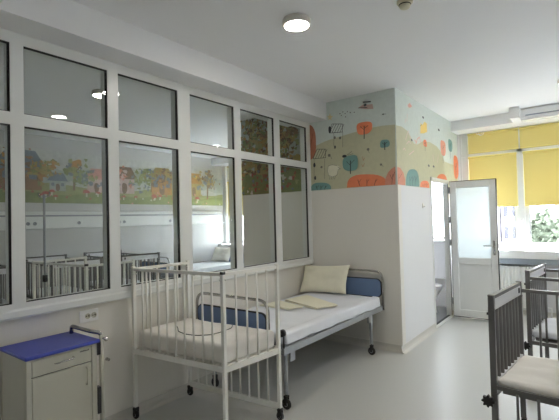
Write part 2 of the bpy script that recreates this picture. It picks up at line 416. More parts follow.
front.line('tan', 0.008, [(-2.161, 2.091), (-2.141, 2.13)])
front.line('tan', 0.008, [(-2.161, 2.091), (-2.175, 2.12)])
front.blob('wool', -2.568, 2.081, 0.073, 0.074, 2.3)
front.blob('wool', -2.503, 2.11, 0.032, 0.028, 2)
front.line('ink2', 0.005, [(-2.494, 2.124), (-2.46, 2.096), (-2.492, 2.092)])
front.line('ink2', 0.005, [(-2.606, 2.017), (-2.616, 1.979)])
front.line('ink2', 0.005, [(-2.582, 2.015), (-2.591, 1.977)])
front.line('ink2', 0.005, [(-2.558, 2.013), (-2.567, 1.975)])
front.line('ink2', 0.005, [(-2.534, 2.011), (-2.543, 1.974)])
front.line('ink2', 0.004, [(-2.641, 2.088), (-2.626, 2.15), (-2.565, 2.155), (-2.506, 2.139)])
front.line('ink2', 0.004, [(-2.641, 2.088), (-2.626, 2.03), (-2.57, 2.007), (-2.506, 2.023), (-2.496, 2.075)])
front.poly('teal', [(-2.897, 1.855), (-2.893, 1.892), (-2.883, 1.913), (-2.868, 1.93), (-2.848, 1.941), (-2.822, 1.948), (-2.789, 1.951), (-2.74, 1.949), (-2.692, 1.944), (-2.661, 1.937), (-2.636, 1.928), (-2.618, 1.917), (-2.605, 1.903), (-2.597, 1.886), (-2.595, 1.857)])
front.line('ink', 0.007, [(-2.798, 1.867), (-2.81, 1.912)])
front.line('ink', 0.004, [(-2.803, 1.888), (-2.769, 1.914)])
front.line('ink', 0.007, [(-2.743, 1.863), (-2.742, 1.907)])
front.line('ink', 0.004, [(-2.742, 1.884), (-2.708, 1.91)])
front.line('ink', 0.007, [(-2.689, 1.86), (-2.674, 1.903)])
front.line('ink', 0.004, [(-2.682, 1.88), (-2.649, 1.906)])
front.poly('orange', [(-2.378, 1.861), (-2.371, 1.917), (-2.355, 1.95), (-2.329, 1.974), (-2.294, 1.991), (-2.25, 2.001), (-2.196, 2.004), (-2.113, 2.0), (-2.032, 1.991), (-1.981, 1.979), (-1.941, 1.965), (-1.91, 1.947), (-1.889, 1.926), (-1.876, 1.9), (-1.873, 1.857)])
front.line('rustdark', 0.007, [(-2.209, 1.872), (-2.23, 1.945)])
front.line('rustdark', 0.004, [(-2.219, 1.909), (-2.188, 1.949)])
front.line('rustdark', 0.007, [(-2.117, 1.865), (-2.115, 1.936)])
front.line('rustdark', 0.004, [(-2.116, 1.901), (-2.086, 1.941)])
front.line('rustdark', 0.007, [(-2.028, 1.859), (-2.003, 1.928)])
front.line('rustdark', 0.004, [(-2.016, 1.894), (-1.987, 1.933)])
front.poly('salmon', [(-1.897, 1.857), (-1.888, 1.932), (-1.858, 1.994), (-1.817, 2.036), (-1.769, 2.057), (-1.773, 1.856)])
front.line('rustdark', 0.006, [(-1.815, 1.865), (-1.799, 1.973)])
front.line('rustdark', 0.006, [(-1.807, 1.91), (-1.832, 1.97)])
front.line('rustdark', 0.006, [(-1.8, 1.941), (-1.778, 1.997)])
side.poly('hill', [(4.442, 1.848), (4.498, 2.518), (4.67, 2.53), (4.85, 2.509), (4.969, 2.451), (5.062, 2.387), (5.185, 2.389), (5.407, 2.461), (5.7, 2.485), (5.988, 2.467), (6.211, 2.4), (6.339, 2.288), (6.912, 2.275), (7.057, 2.082), (7.029, 1.874), (5.635, 1.867)])
side.poly('salmon', [(4.442, 1.85), (4.459, 2.052), (4.586, 2.049), (4.686, 1.999), (4.733, 1.919), (4.728, 1.853)])
side.line('rustdark', 0.006, [(4.502, 1.867), (4.545, 1.972)])
side.line('rustdark', 0.006, [(4.541, 1.924), (4.632, 1.985)])
side.poly('teal', [(4.746, 1.854), (4.756, 1.921), (4.772, 1.962), (4.795, 1.995), (4.825, 2.021), (4.864, 2.042), (4.913, 2.056), (4.987, 2.066), (5.063, 2.068), (5.113, 2.061), (5.152, 2.045), (5.181, 2.02), (5.201, 1.985), (5.21, 1.94), (5.207, 1.862)])
side.line('ink', 0.007, [(4.887, 1.861), (4.876, 1.965)])
side.line('ink', 0.004, [(4.882, 1.915), (4.966, 1.981)])
side.line('ink', 0.007, [(4.969, 1.865), (4.979, 1.972)])
side.line('ink', 0.004, [(4.974, 1.92), (5.06, 1.988)])
side.line('ink', 0.007, [(5.053, 1.869), (5.085, 1.979)])
side.line('ink', 0.004, [(5.068, 1.925), (5.157, 1.994)])
side.poly('orange', [(5.239, 1.86), (5.245, 1.889), (5.256, 1.907), (5.274, 1.921), (5.297, 1.932), (5.327, 1.942), (5.365, 1.948), (5.423, 1.953), (5.482, 1.955), (5.521, 1.952), (5.551, 1.946), (5.575, 1.935), (5.591, 1.92), (5.599, 1.9), (5.599, 1.865)])
side.line('rustdark', 0.007, [(5.351, 1.867), (5.339, 1.908)])
side.line('rustdark', 0.004, [(5.345, 1.886), (5.438, 1.918)])
side.line('rustdark', 0.007, [(5.415, 1.87), (5.419, 1.912)])
side.line('rustdark', 0.004, [(5.417, 1.89), (5.511, 1.922)])
side.line('rustdark', 0.007, [(5.481, 1.873), (5.502, 1.917)])
side.line('rustdark', 0.004, [(5.49, 1.893), (5.587, 1.926)])
side.poly('orange', [(5.9, 1.902), (5.911, 1.962), (5.93, 1.998), (5.957, 2.027), (5.994, 2.051), (6.041, 2.069), (6.099, 2.083), (6.189, 2.093), (6.281, 2.096), (6.34, 2.089), (6.387, 2.073), (6.422, 2.047), (6.446, 2.012), (6.457, 1.966), (6.453, 1.886)])
side.line('rustdark', 0.007, [(6.068, 1.898), (6.055, 1.996)])
side.line('rustdark', 0.004, [(6.062, 1.948), (6.179, 2.013)])
side.line('rustdark', 0.007, [(6.167, 1.903), (6.179, 2.004)])
side.line('rustdark', 0.004, [(6.173, 1.954), (6.294, 2.02)])
side.line('rustdark', 0.007, [(6.269, 1.908), (6.307, 2.011)])
side.line('rustdark', 0.004, [(6.287, 1.96), (6.411, 2.028)])
side.poly('rose', [(4.888, 2.822), (4.958, 2.864), (4.996, 2.848), (5.044, 2.84), (4.962, 2.803), (4.905, 2.802)])
side.poly('yellow', [(5.306, 2.546), (5.331, 2.685), (5.395, 2.666), (5.49, 2.727), (5.582, 2.72), (5.582, 2.606), (5.44, 2.566)])
side.line('ink2', 0.006, [(5.316, 2.646), (5.384, 2.672)])
side.blob('ink', 5.439, 2.774, 0.034, 0.015, 2)
side.blob('ink', 6.109, 2.715, 0.042, 0.017, 2)
side.blob('ink', 5.814, 2.168, 0.038, 0.015, 2)
side.blob('ink', 5.606, 2.161, 0.036, 0.016, 2)
side.blob('ink', 4.986, 2.418, 0.030, 0.014, 2)
side.blob('orange', 5.484, 2.442, 0.069, 0.046, 3)
side.line('ink', 0.012, [(5.486, 2.455), (5.474, 2.343)])
side.line('ink', 0.006, [(5.483, 2.428), (5.451, 2.446)])
side.line('ink', 0.006, [(5.484, 2.437), (5.521, 2.465)])
side.blob('salmon', 6.29, 2.48, 0.129, 0.110, 3)
side.line('ink', 0.012, [(6.294, 2.513), (6.265, 2.26)])
side.line('ink', 0.006, [(6.286, 2.447), (6.228, 2.494)])
side.line('ink', 0.006, [(6.289, 2.469), (6.361, 2.532)])
side.blob('teal', 6.674, 2.566, 0.111, 0.094, 3)
side.line('ink', 0.012, [(6.677, 2.594), (6.649, 2.362)])
side.line('ink', 0.006, [(6.67, 2.538), (6.621, 2.577)])
side.line('ink', 0.006, [(6.673, 2.556), (6.735, 2.611)])
side.blob('orange', 6.96, 2.257, 0.137, 0.183, 3)
side.line('ink', 0.012, [(6.967, 2.312), (6.927, 2.006)])
side.line('ink', 0.006, [(6.953, 2.202), (6.897, 2.288)])
side.line('ink', 0.006, [(6.958, 2.239), (7.039, 2.337)])
side.line('rose2', 0.012, [(4.775, 2.39), (4.837, 2.466), (4.879, 2.513), (4.921, 2.458), (4.967, 2.43)])
side.line('rose2', 0.012, [(4.808, 2.347), (4.887, 2.391), (4.942, 2.371)])
side.line('rose2', 0.012, [(4.774, 2.591), (4.796, 2.635)])
side.line('rose2', 0.012, [(4.841, 2.619), (4.859, 2.707)])
side.line('rose2', 0.012, [(4.692, 2.263), (4.73, 2.29), (4.764, 2.265)])
side.line('rose2', 0.012, [(4.872, 2.226), (5.053, 2.295)])
side.line('rose2', 0.012, [(5.989, 2.235), (6.042, 2.353)])
side.line('rose2', 0.012, [(5.809, 2.238), (5.794, 2.326)])
side.line('rose', 0.014, [(5.123, 2.388), (5.192, 2.461), (5.269, 2.493), (5.295, 2.432)])
side.line('rose', 0.014, [(5.086, 2.432), (5.155, 2.406)])

mural = mbm.build('painted_mural', PM)
tag(mural, 'children\'s mural of hills, round trees and a sheep wrapping the white pillar corner', 'mural')

# murals of the room behind the glass: a village on the far wall, autumn trees on its pillar
def tree_m(fc, u, z, r, cols, trunk='umber', n=9):
    fc.line(trunk, r*.16, [(u, z-r*1.5), (u+.02, z)])
    fc.line(trunk, r*.08, [(u, z-r*.5), (u-r*.5, z+r*.2)]); fc.line(trunk, r*.08, [(u, z-r*.4), (u+r*.55, z+r*.3)])
    for k in range(n):
        a = random.random()*2*PI; d = r*.75*math.sqrt(random.random())
        fc.blob(random.choice(cols), u+d*math.cos(a), z+d*.8*math.sin(a), r*random.uniform(.12, .34), r*random.uniform(.10, .28), 2, .2)
def house_m(fc, u, z, w, h, wall, roof):
    fc.poly(wall, [(u-w/2, z), (u+w/2, z), (u+w/2, z+h*.6), (u-w/2, z+h*.6)])
    fc.poly(roof, [(u-w*.65, z+h*.55), (u+w*.65, z+h*.55), (u+w*.35, z+h), (u-w*.3, z+h)])
    fc.blob('umber', u, z+h*.2, w*.13, h*.2, 2.5); fc.blob('slate', u-w*.3, z+h*.36, w*.1, h*.09, 4); fc.blob('slate', u+w*.3, z+h*.36, w*.1, h*.09, 4)
def mushroom_m(fc, u, z, r):
    fc.line('wool', r*.5, [(u, z), (u, z+r)]); fc.poly('red', [(u+r*math.cos(PI*k/10), z+r*.9+r*.8*math.sin(PI*k/10)) for k in range(11)])
mbf = MB()
far = Face(mbf, lambda u, z, e: (XF+e, u, z), [(.8, YW-.01, 1.86, 2.72)], PIDX)
random.seed(21)
far.poly('cloud', [(-2, 1), (9, 1), (9, 4), (-2, 4)])
for k in range(9): far.blob('mist', .9+k*.75+random.uniform(-.2, .2), 2.38+random.uniform(-.08, .1), .45, .16, 2, .1)
far.poly('grass2', [(-2, 1.8)]+[(-2+k*.4, 2.13+.06*math.sin(k*1.1)) for k in range(29)]+[(9.4, 1.8)])
far.poly('grass', [(-2, 1.8)]+[(-2+k*.4, 2.02+.04*math.sin(k*1.7+1)) for k in range(29)]+[(9.4, 1.8)])
for u, r in ((1.3, .22), (2.15, .26), (3.55, .24), (4.25, .28), (5.1, .22), (5.75, .30), (6.6, .28)):
    tree_m(far, u, 2.45, r, ['grass', 'grass2', 'amber', 'slate'] if u < 5.3 else ['umber', 'slate', 'ochre', 'amber'], n=12)
for u, w, h, a, b in ((2.72, .62, .62, 'brown', 'slate'), (3.28, .26, .30, 'mist', 'slate'), (3.95, .34, .42, 'rose2', 'rose'), (4.5, .42, .5, 'rose2', 'umber'), (5.35, .5, .55, 'amber', 'ochre'), (6.2, .4, .5, 'ochre', 'amber'), (1.7, .5, .5, 'amber', 'umber')):
    house_m(far, u, 2.06, w, h, a, b)
for k in range(16): mushroom_m(far, 2.4+random.random()*4.2, 1.92+random.random()*.08, random.uniform(.035, .075))
for k in range(60): far.blob(random.choice(['rose', 'wool', 'red', 'ochre', 'grass']), random.uniform(.9, 7), random.uniform(1.87, 2.1), .02, .018, 2, .1)
for u, z, c, cols in ((1.9, 2.45, .35, ['brown', 'umber', 'amber']), (2.55, 2.42, .36, ['brown', 'amber', 'rust', 'umber', 'slate']), (3.05, 2.4, .2, ['grass', 'amber', 'ochre']), (3.7, 2.35, .22, ['grass', 'slate', 'grass2']),
                      (4.35, 2.4, .25, ['rose', 'rose2', 'salmon']), (4.9, 2.35, .28, ['grass', 'slate', 'grass2']), (5.35, 2.4, .26, ['umber', 'slate', 'amber']), (5.95, 2.4, .3, ['ochre', 'amber', 'yellow']), (6.6, 2.42, .3, ['slate', 'umber', 'ochre'])):
    for k in range(60):
        q = random.gauss(0, .5)*c; w_ = random.gauss(0, .45)*c
        far.blob(random.choice(cols), u+q, z+w_*.8, random.uniform(.012, .045), random.uniform(.012, .04), 2, .25)
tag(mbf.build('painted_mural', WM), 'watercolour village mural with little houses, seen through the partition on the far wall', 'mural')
mba = MB()
aut = Face(mba, lambda u, z, e: (u, YP-e, z), [(-4.069, XL-.112, 1.86, ZC-.001)], PIDX)
random.seed(5)
aut.poly('mist', [(-5, 1), (-2, 1), (-2, 4), (-5, 4)])
aut.poly('ochre', [(-5, 1.8), (-2.8, 1.8), (-2.8, 2.35), (-3.4, 2.32), (-4.2, 2.4)])
aut.poly('grass', [(-5, 1.8)]+[(-4.2+k*.1, 2.17+.05*math.sin(k*.9)) for k in range(14)]+[(-2.8, 1.8)])
for u, z, r in ((-3.75, 2.62, .30), (-3.25, 2.66, .26), (-3.5, 2.48, .2)):
    tree_m(aut, u, z, r, ['umber', 'brown', 'amber', 'ochre', 'grass2', 'grass'], n=26)
for k in range(420):
    aut.blob(random.choice(['umber', 'brown', 'ochre', 'amber', 'grass2', 'grass', 'mist', 'ochre', 'grass2', 'umber']), random.uniform(-4.06, -3.05), random.uniform(2.15, 2.93), random.uniform(.01, .04), random.uniform(.01, .035), 2, .25)
for k in range(90):
    aut.blob(random.choice(['red', 'rust', 'grass2', 'wool', 'amber', 'slate', 'grass', 'grass']), random.uniform(-4.05, -3.05), random.uniform(1.88, 2.2), random.uniform(.012, .035), random.uniform(.01, .03), 2, .2)
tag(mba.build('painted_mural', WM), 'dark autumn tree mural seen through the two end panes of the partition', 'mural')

# ------------------------------------------------------------------ daylight windows
def window_bank(name, x0, x1, mull, z0=.93, zt0=2.425, zt1=2.475, z1=2.80, yb=YW+.06):
    root = bpy.data.objects.new(name, None); COL.objects.link(root); root.location = (x0, YW, z0); struct(root)
    O = Vector(root.location)
    ya, yc = yb, yb+.07
    fb = MB()
    fb.box((x0, ya, z0), (x1, yc, z0+.075)); fb.box((x0, ya, z1-.03), (x1, yc, z1)); fb.box((x0, ya-.01, zt0), (x1, yc, zt1))
    fb.box((x0, ya, z0), (x0+.03, yc, z1)); fb.box((x1-.03, ya, z0), (x1, yc, z1))
    for a, b in mull: fb.box((a, ya-.01, z0), (b, yc, z1))
    f = fb.build('window_frame', M['pvc'], root)
    xs = [x0+.03]+[v for p in mull for v in p]+[x1-.03]
    sashes = []
    for k in range(0, len(xs), 2):
        for (za, zb_) in ((z0+.075, zt0), (zt1, z1-.03)):
            a, b = xs[k], xs[k+1]
            if b-a < .2: 
                MB().box((a, ya+.02, za), (b, yc-.02, zb_)).build('panel', M['pvc'], root); continue
            w = .055; s = MB()
            s.box((a, ya+.012, za), (a+w, yc, zb_)); s.box((b-w, ya+.012, za), (b, yc, zb_)); s.box((a+w, ya+.012, za), (b-w, yc, za+w)); s.box((a+w, ya+.012, zb_-w), (b-w, yc, zb_))
            so = s.build('sash', M['pvc'], root); sashes.append(so)
            g = MB()
            for q in ((a+w, za+w, a+w+.008, zb_-w), (b-w-.008, za+w, b-w, zb_-w)): g.box((q[0], ya+.03, q[1]), (q[2], yc-.005, q[3]))
            g.build('gasket', M['gasket'], root)
            MB().box((a+w, ya+.035, za+w), (b-w, ya+.041, zb_-w)).build('pane', M['clear'], root)
    for ch in root.children: ch.location = -O
    return root
ml = [(-1.63, -1.605), (-.925, -.845), (-.11, -.03), (.70, .78), (1.51, 1.59), (2.32, 2.40)]
window_bank('window_5', -1.735, 3.45, ml)
window_bank('window_6', -6.95, -4.12, [(-6.02, -5.94), (-5.08, -5.0)])
window_bank('window_7', -2.62, -1.93, [], z0=1.09, zt0=2.05, zt1=2.06, z1=2.12) if False else None
bwr = bpy.data.objects.new('window_7', None); COL.objects.link(bwr); bwr.location = (-2.62, YW, 1.09); struct(bwr)
boxes('window_frame', [((0, .08, 0), (.69, .15, .06)), ((0, .08, .97), (.69, .15, 1.03)), ((0, .08, .06), (.06, .15, .97)), ((.63, .08, .06), (.69, .15, .97))], M['pvc'], bwr)
boxes('pane', [((.06, .11, .06), (.63, .116, .97))], M['clear'], bwr)
# casement handle on the mullion
hb = MB(); hb.box((-.905, YW+.035, 1.36), (-.865, YW+.05, 1.43), 0, .004); hb.tube([(-.885, YW+.04, 1.395), (-.885, YW+.01, 1.395), (-.885, YW+.005, 1.33)], .009)
hd = hb.build('window_handle', M['pvc'], bpy.data.objects['window_5']); hd.location = -bpy.data.objects['window_5'].location
# sill, blue-grey strip below it
struct(boxes('trim_6', [((XP+.001, 6.9, .845), (XR, YW, .965))], M['sill'], None, .006))
struct(boxes('trim_7', [((XP+.001, 6.93, .765), (XR, YW, .845))], M['strip']))
struct(boxes('trim_8', [((XF, 6.9, .85), (-4.07, YW, .965))], M['sill'], None, .006))
# fluted radiator panel
def radiator(x0, x1, label):
    t = thing('radiator', label, 'radiator', ((x0+x1)/2, 7.0, .0)); w = x1-x0
    b = MB(); n = int(w/.045)
    for k in range(n):
        xa = -w/2+w*k/n; xb = -w/2+w*(k+1)/n
        b.box((xa+.002, -.035, .12), (xb-.006, .03, .735), 0, .01)
    b.box((-w/2, -.02, .14), (w/2, .03, .72)); b.build('panel', M['radiator'], t)
    MB().tube([(w/2-.02, .01, .15), (w/2+.05, .01, .15), (w/2+.05, .01, .02)], .011).build('pipe', M['radiator'], t)
    for q in (-w/2+.1, w/2-.13): MB().box((q, .0, .0), (q+.03, .03, .14)).build('foot', M['radiator'], t)
    return t
radiator(-1.50, -.60, 'white fluted radiator under the sill between the open door and the dark cribs')

# roller blinds: one cloth on each light
def blind(x0, x1, z0, z1, label, group=None, tube=True, y=YW+.035):
    t = thing('roller_blind', label, 'blind', ((x0+x1)/2, y, z1), 0, group); w = x1-x0; h = z1-z0
    MB().lathe([(.0, -w/2), (.017, -w/2), (.017, w/2), (0, w/2)], 12, (0, 0, -.018), 'X').build('roller', M['blind'], t)
    c = MB(); c.box((-w/2+.004, .012, -h), (w/2-.004, .0135, -.02)); c.build('cloth', M['blind'], t)
    MB().box((-w/2+.004, .007, -h-.012), (w/2-.004, .018, -h+.006), 0, .004).build('bottom_bar', M['pvc'] if False else M['blind'], t)
    return t
ux = [-1.60, -.925, -.845, -.11, -.03, .70, .78, 1.51, 1.59, 2.32, 2.40, 3.42]
blind(-1.60, -.89, 2.475, 2.785, 'yellow roller blind on the upper light beside the mural corner, under a white cord')
blind(-.88, -.075, 2.475, 2.785, 'yellow roller blind on the upper light below the air conditioner')
blind(-1.60, -.925, 1.62, 2.42, 'yellow roller blind drawn halfway down the window behind the open door')
blind(-.845, -.11, 1.62, 2.42, 'yellow roller blind drawn halfway down the window to the trees, right of the mullion')
for (a, b) in ((-.065, .74), (.75, 1.55), (1.56, 2.36), (2.37, 3.4)):
    blind(a, b, 2.475, 2.785, 'yellow roller blind on an upper light beyond the picture edge, seen reflected in the partition', 'upper blinds reflected in the partition')
    blind(a+.03, b-.03, 1.62, 2.42, 'long yellow roller blind beyond the picture edge, seen reflected in the partition', 'lower blinds reflected in the partition')
for (a, b) in ((-6.9, -6.04), (-6.0, -5.02), (-4.98, -4.125)):
    blind(a, b, 2.475, 2.785, 'amber-yellow roller blind on an upper light of the room behind the partition', 'upper blinds in the room behind the glass')
for (a, b) in ((-6.9, -6.02), (-5.94, -5.08), (-5.0, -4.15)):
    blind(a-.02, b+.025, 1.62, 2.42, 'amber-yellow roller blind on a window of the room behind the partition', 'blinds in the room behind the glass')
# blind cord looped on the bracket
cb = MB(); px = [(-1.46, 7.055, 2.775), (-1.44, 7.05, 2.745), (-1.40, 7.045, 2.735), (-1.365, 7.045, 2.755), (-1.38, 7.05, 2.785), (-1.42, 7.045, 2.765), (-1.40, 7.045, 2.72), (-1.355, 7.045, 2.73), (-1.335, 7.05, 2.785)]
cb.tube(arc_path(px, .012, 4), .0045, 6)
tag(cb.build('blind_cord', M['pvc']), 'white cord looped in front of the yellow upper blind', 'cord')

# air conditioner on the boxed-in beam
t = thing('air_conditioner', 'long white air conditioner fixed to the beam above the yellow blinds', 'air conditioner', (-.33, 6.74, 2.865))
b = MB(); pr_ = [(0, -.085), (-.11, -.085), (-.15, -.05), (-.155, .05), (-.12, .085), (0, .085)]
b.prism([(y, z) for y, z in pr_], 'X', -.46, .46); b.build('body', M['ac'], t)
MB().box((-.40, -.158, -.034), (.42, -.148, -.018), 0, .003).build('outlet_slot', M['strip'], t)
MB().box((-.44, -.15, -.078), (.44, -.11, -.086), 0, .003).build('louvre', M['ac'], t)

# ------------------------------------------------------------------ bathroom door, opened into the room
dr = bpy.data.objects.new('door_1', None); COL.objects.link(dr); dr.location = (-1.705, 6.435, 0); dr.rotation_euler = (0, 0, math.radians(1.0)); struct(dr)
W_, H0, H1 = .605, .035, 1.985; T = .03
st = .085
fr = MB()
for a, b in (((0, -T, H0), (st, T, H1)), ((W_-st, -T, H0), (W_, T, H1)), ((st, -T, H0), (W_-st, T, H0+.10)), ((st, -T, H1-.095), (W_-st, T, H1)), ((st, -T, .79), (W_-st, T, .885))): fr.box(a, b, 0, .004)
fr.build('leaf_frame', M['pvc'], dr)
MB().box((st, -T*.55, H0+.10), (W_-st, T*.55, .79)).build('lower_panel', M['pvc'], dr)
MB().box((st, -.006, .885), (W_-st, .006, H1-.095)).build('frosted_pane', M['frost'], dr)
g = MB()
for a, b in (((-.004, -T-.002, H0-.006), (0, T, H1+.006)), ((W_, -T-.002, H0-.006), (W_+.006, T, H1+.006)), ((0, -T-.002, H1), (W_, T, H1+.007)), ((0, -T-.002, H0-.008), (W_, T, H0))): g.box(a, b)
g.build('gasket', M['gasket'], dr)
h = MB(); h.box((W_-.058, -T-.008, .93), (W_-.026, -T, 1.13), 0, .003); h.tube(arc_path([(W_-.042, -T, 1.06), (W_-.042, -T-.05, 1.06), (W_-.17, -T-.05, 1.06)], .012), .009)
h.tube([(W_-.042, -T, .97), (W_-.042, -T-.014, .97)], .012)
h.build('handle', M['chrome'], dr)
for z in (.25, 1.1, 1.43, 1.86):
    MB().lathe([(.0, -.045), (.012, -.045), (.012, .045), (0, .045)], 10, (-.016, -.022, z)).build('hinge', M['grey_metal'], dr)
# jambs, head and threshold in the wall opening
jb = MB(); xa, xb = XP-.06, XP+.012
jb.box((xa, DY0, 0), (xb-.004, DY0+.03, DZ)); jb.box((xa, DY1-.035, 0), (xb, DY1, DZ)); jb.box((xa, DY0, DZ-.045), (xb, DY1, DZ)); jb.box((xa-.0, DY0-.02, DZ-.03), (xb+.01, DY1+.0, DZ+.012))
jb.box((xa+.02, DY0, 0.001), (xb, DY1, .03))
struct(jb.build('trim_9', M['pvc']))
gk = MB(); gk.box((xb, DY1-.037, .03), (xb+.004, DY1-.028, DZ-.045)); gk.box((xb-.05, DY0+.03, .03), (xb-.02, DY1-.035, .036)); gk.box((xb, DY1-.018, .03), (xb+.004, DY1-.010, DZ-.04))
struct(gk.build('trim_10', M['gasket']))
# toilet inside
t = thing('toilet', 'white toilet glimpsed through the bathroom doorway', 'toilet', (-2.16, 6.60, .0065), 0)
b = MB(); b.lathe([(.0, 0), (.13, 0), (.115, .06), (.10, .16), (.13, .25), (.18, .35), (.195, .40), (.15, .40), (.12, .34), (0, .30)], 28); 
b.v = [(v[0]*1.25, v[1]*.92, v[2]) for v in b.v]; b.build('bowl', M['ceramic'], t)
b = MB(); b.lathe([(.0, .425), (.17, .428), (.195, .418), (.198, .402), (0, .402)], 28); b.v = [(v[0]*1.27, v[1]*.95, v[2]) for v in b.v]; b.build('lid', M['ceramic'], t)
MB().box((-.44, -.19, .36), (-.26, .19, .76), 0, .03, None, 3).build('cistern', M['ceramic'], t)
# small hook on the side wall
b = MB(); b.lathe([(0, .0015), (.030, .0015), (.030, .006), (.024, .010), (0, .011)], 24, (0, 0, 0), 'X'); b.v = [(v[0]+XP, v[1]*.62+5.312, v[2]*1.15+1.63) for v in b.v]
b.tube(arc_path([(XP+.010, 5.312, 1.62), (XP+.024, 5.312, 1.612), (XP+.026, 5.312, 1.63)], .006), .004, 8)
tag(b.build('wall_hook', M['lamp_rim']), 'small pale oval hook on the white pillar wall below the mural', 'hook')

# ------------------------------------------------------------------ ceiling fittings
def lamp(label, x, y, group=None, src=None):
    if src is None:
        t = thing('ceiling_lamp', label, 'ceiling lamp', (x, y, ZC), 0, group)
        MB().lathe([(0, -.0005), (.098, -.0005), (.102, -.006), (.102, -.04), (.098, -.046), (.088, -.047), (.087, -.041), (0, -.041)], 40).build('rim', M['lamp_rim'], t)
        MB().lathe([(0, -.0415), (.0865, -.0415), (.0865, -.046), (.07, -.0485), (0, -.05)], 40).build('diffuser', M['lamp_on'], t)
        MB().lathe([(.0, 0), (.004, 0), (.004, .003), (0, .003)], 8, (.07, .075, -.018), 'X').build('screw', M['black'], t)
        return t
    t = copy_tree(src); t.location = (x, y, ZC); t['label'] = label
    return t
L0 = lamp('round white ceiling lamp, lit, on the open ceiling above the bed', -1.68, 2.48)
lamp('lit round ceiling lamp above the camera, seen mirrored in the second upper pane', -.30, 2.59, src=L0)
lamp('round ceiling lamp near the windows, just cut by the photo\'s right edge', -.19, 5.47, src=L0)
lamp('lit round ceiling lamp of the room behind the glass, beside the mullion', -4.25, 2.46, src=L0)
t = thing('smoke_detector', 'small ivory smoke detector on the ceiling at the top of the photo', 'smoke detector', (-.975, 2.735, ZC))
MB().lathe([(0, 0), (.052, 0), (.052, -.014), (.045, -.022), (0, -.022)], 28).build('base', M['ivory'], t)
MB().lathe([(0, -.022), (.036, -.022), (.038, -.035), (.030, -.048), (.014, -.054), (0, -.054)], 24).build('sensor_dome', M['ivory'], t)
MB().lathe([(.0365, -.024), (.0395, -.024), (.0395, -.030), (.0365, -.030)], 24).build('vent_slot', M['gap'], t)

# ------------------------------------------------------------------ power outlet
t = thing('power_outlet', 'double white power outlet on the wall above the blue-topped cabinet', 'outlet', (XL, 1.568, .845))
MB().box((0.0008, -.07, -.043), (.010, .07, .043), 0, .004, None, 2).build('cover_plate', M['sill'], t)
for dy in (-.012, .034):
    MB().lathe([(.0, 0), (.0195, 0), (.0195, .004), (.0175, .005), (.0165, .001), (0, .001)], 24, (.0101, dy, 0), 'X').build('socket', M['cabinet'], t)
    hb = MB()
    for q in (-.008, .008): hb.lathe([(0, 0), (.0042, 0), (.0042, .0015), (0, .0015)], 8, (.0112, dy+q, 0), 'X')
    o = hb.build('contact_hole', M['gap'], t)
t_s = MB(); t_s.box((.0101, -.055, -.02), (.0125, -.042, .02), 0, .001); t_s.build('switch_rocker', M['sill'], t)

# ------------------------------------------------------------------ bedside cabinet
t = thing('bedside_cabinet', 'grey-beige steel bedside cabinet with a deep blue top, against the wall under the glazing', 'cabinet', (-2.71, 1.20, .021))
fx = .18; y0, y1 = -.205, .205
b = MB(); b.box((-.165, y0, .09), (fx-.022, y1, .735), 0, .004)
b.box((fx-.024, y0, .09), (fx, y0+.028, .735), 0, .003); b.box((fx-.024, y1-.034, .09), (fx, y1, .735), 0, .003); b.box((fx-.024, y0+.028, .722), (fx, y1-.034, .735)); b.box((fx-.024, y0+.028, .09), (fx, y1-.034, .105))
b.build('body', M['cabinet'], t)
MB().box((fx-.0235, y0+.0285, .106), (fx-.021, y1-.0345, .7215)).build('shadow_gap', M['gap'], t)
MB().box((-.17, y0-.012, .735), (fx+.022, y1+.012, .757), 0, .006, None, 2).build('top', M['blue_top'], t)
d = MB().box((fx-.0205, y0+.031, .63), (fx-.002, y1-.036, .719), 0, .003).build('drawer', M['cabinet'], t)
MB().tube(arc_path([(fx-.003, -.05, .676), (fx+.022, -.05, .680), (fx+.022, .055, .684), (fx-.003, .055, .688)], .012), .0045, 8).build('handle', M['chrome'], d)
d2 = MB().box((fx-.0205, y0+.031, .107), (fx-.002, y1-.036, .623), 0, .003).build('door', M['cabinet'], t)
MB().tube(arc_path([(fx-.003, .135, .50), (fx+.016, .135, .50), (fx+.016, .135, .60), (fx-.003, .135, .60)], .01), .004, 8).build('handle', M['cabinet'], d2)
lg = MB(); random.seed(3)
for k in range(8):
    yy = .098+k*.0072; hh = random.uniform(.006, .010)
    lg.box((fx-.0022, yy, .7005), (fx-.0012, yy+.0052, .7005+hh))
lg.build('maker_mark', M['black'], d)
p = MB(); p.tube([(fx-.012, y1+.036, .12), (fx-.012, y1+.036, .775)], .0135, 12); post = p.build('post', M['cabinet'], t)
b = MB(); b.box((fx-.03, y1+.0005, .655), (fx+.004, y1+.022, .733)); b.build('bracket', M['black'], t)
b = MB(); b.box((fx-.03, y1+.0005, .29), (fx+.004, y1+.022, .455)); b.build('bracket', M['black'], t)
MB().tube(arc_path([(-.10, y1-.02, .757), (-.10, y1-.02, .805), (fx-.05, y1-.01, .800), (fx-.012, y1+.036, .785), (fx-.012, y1+.036, .76)], .022), .0125, 12).build('push_rail', M['dark_chrome'], t)
b = MB(); b.tube([(fx-.012, y1+.036, .755), (fx+.03, y1+.045, .752)], .007, 8); b.lathe([(0, 0), (.013, 0), (.015, .008), (.008, .016), (0, .017)], 12, (fx+.026, y1+.045, .752), 'X'); b.build('clamp_screw', M['chrome'], t)
for sx in (-1, 1):
    for sy in (-1, 1):
        c = MB(); c.lathe([(0, -.012), (.03, -.012), (.034, -.006), (.034, .006), (.03, .012), (0, .012)], 18, (sx*.13, sy*.17, .0135), 'Y'); c.tube([(sx*.13, sy*.17, .01), (sx*.13, sy*.17, .09)], .009, 8); c.build('caster', M['rubber'], t)
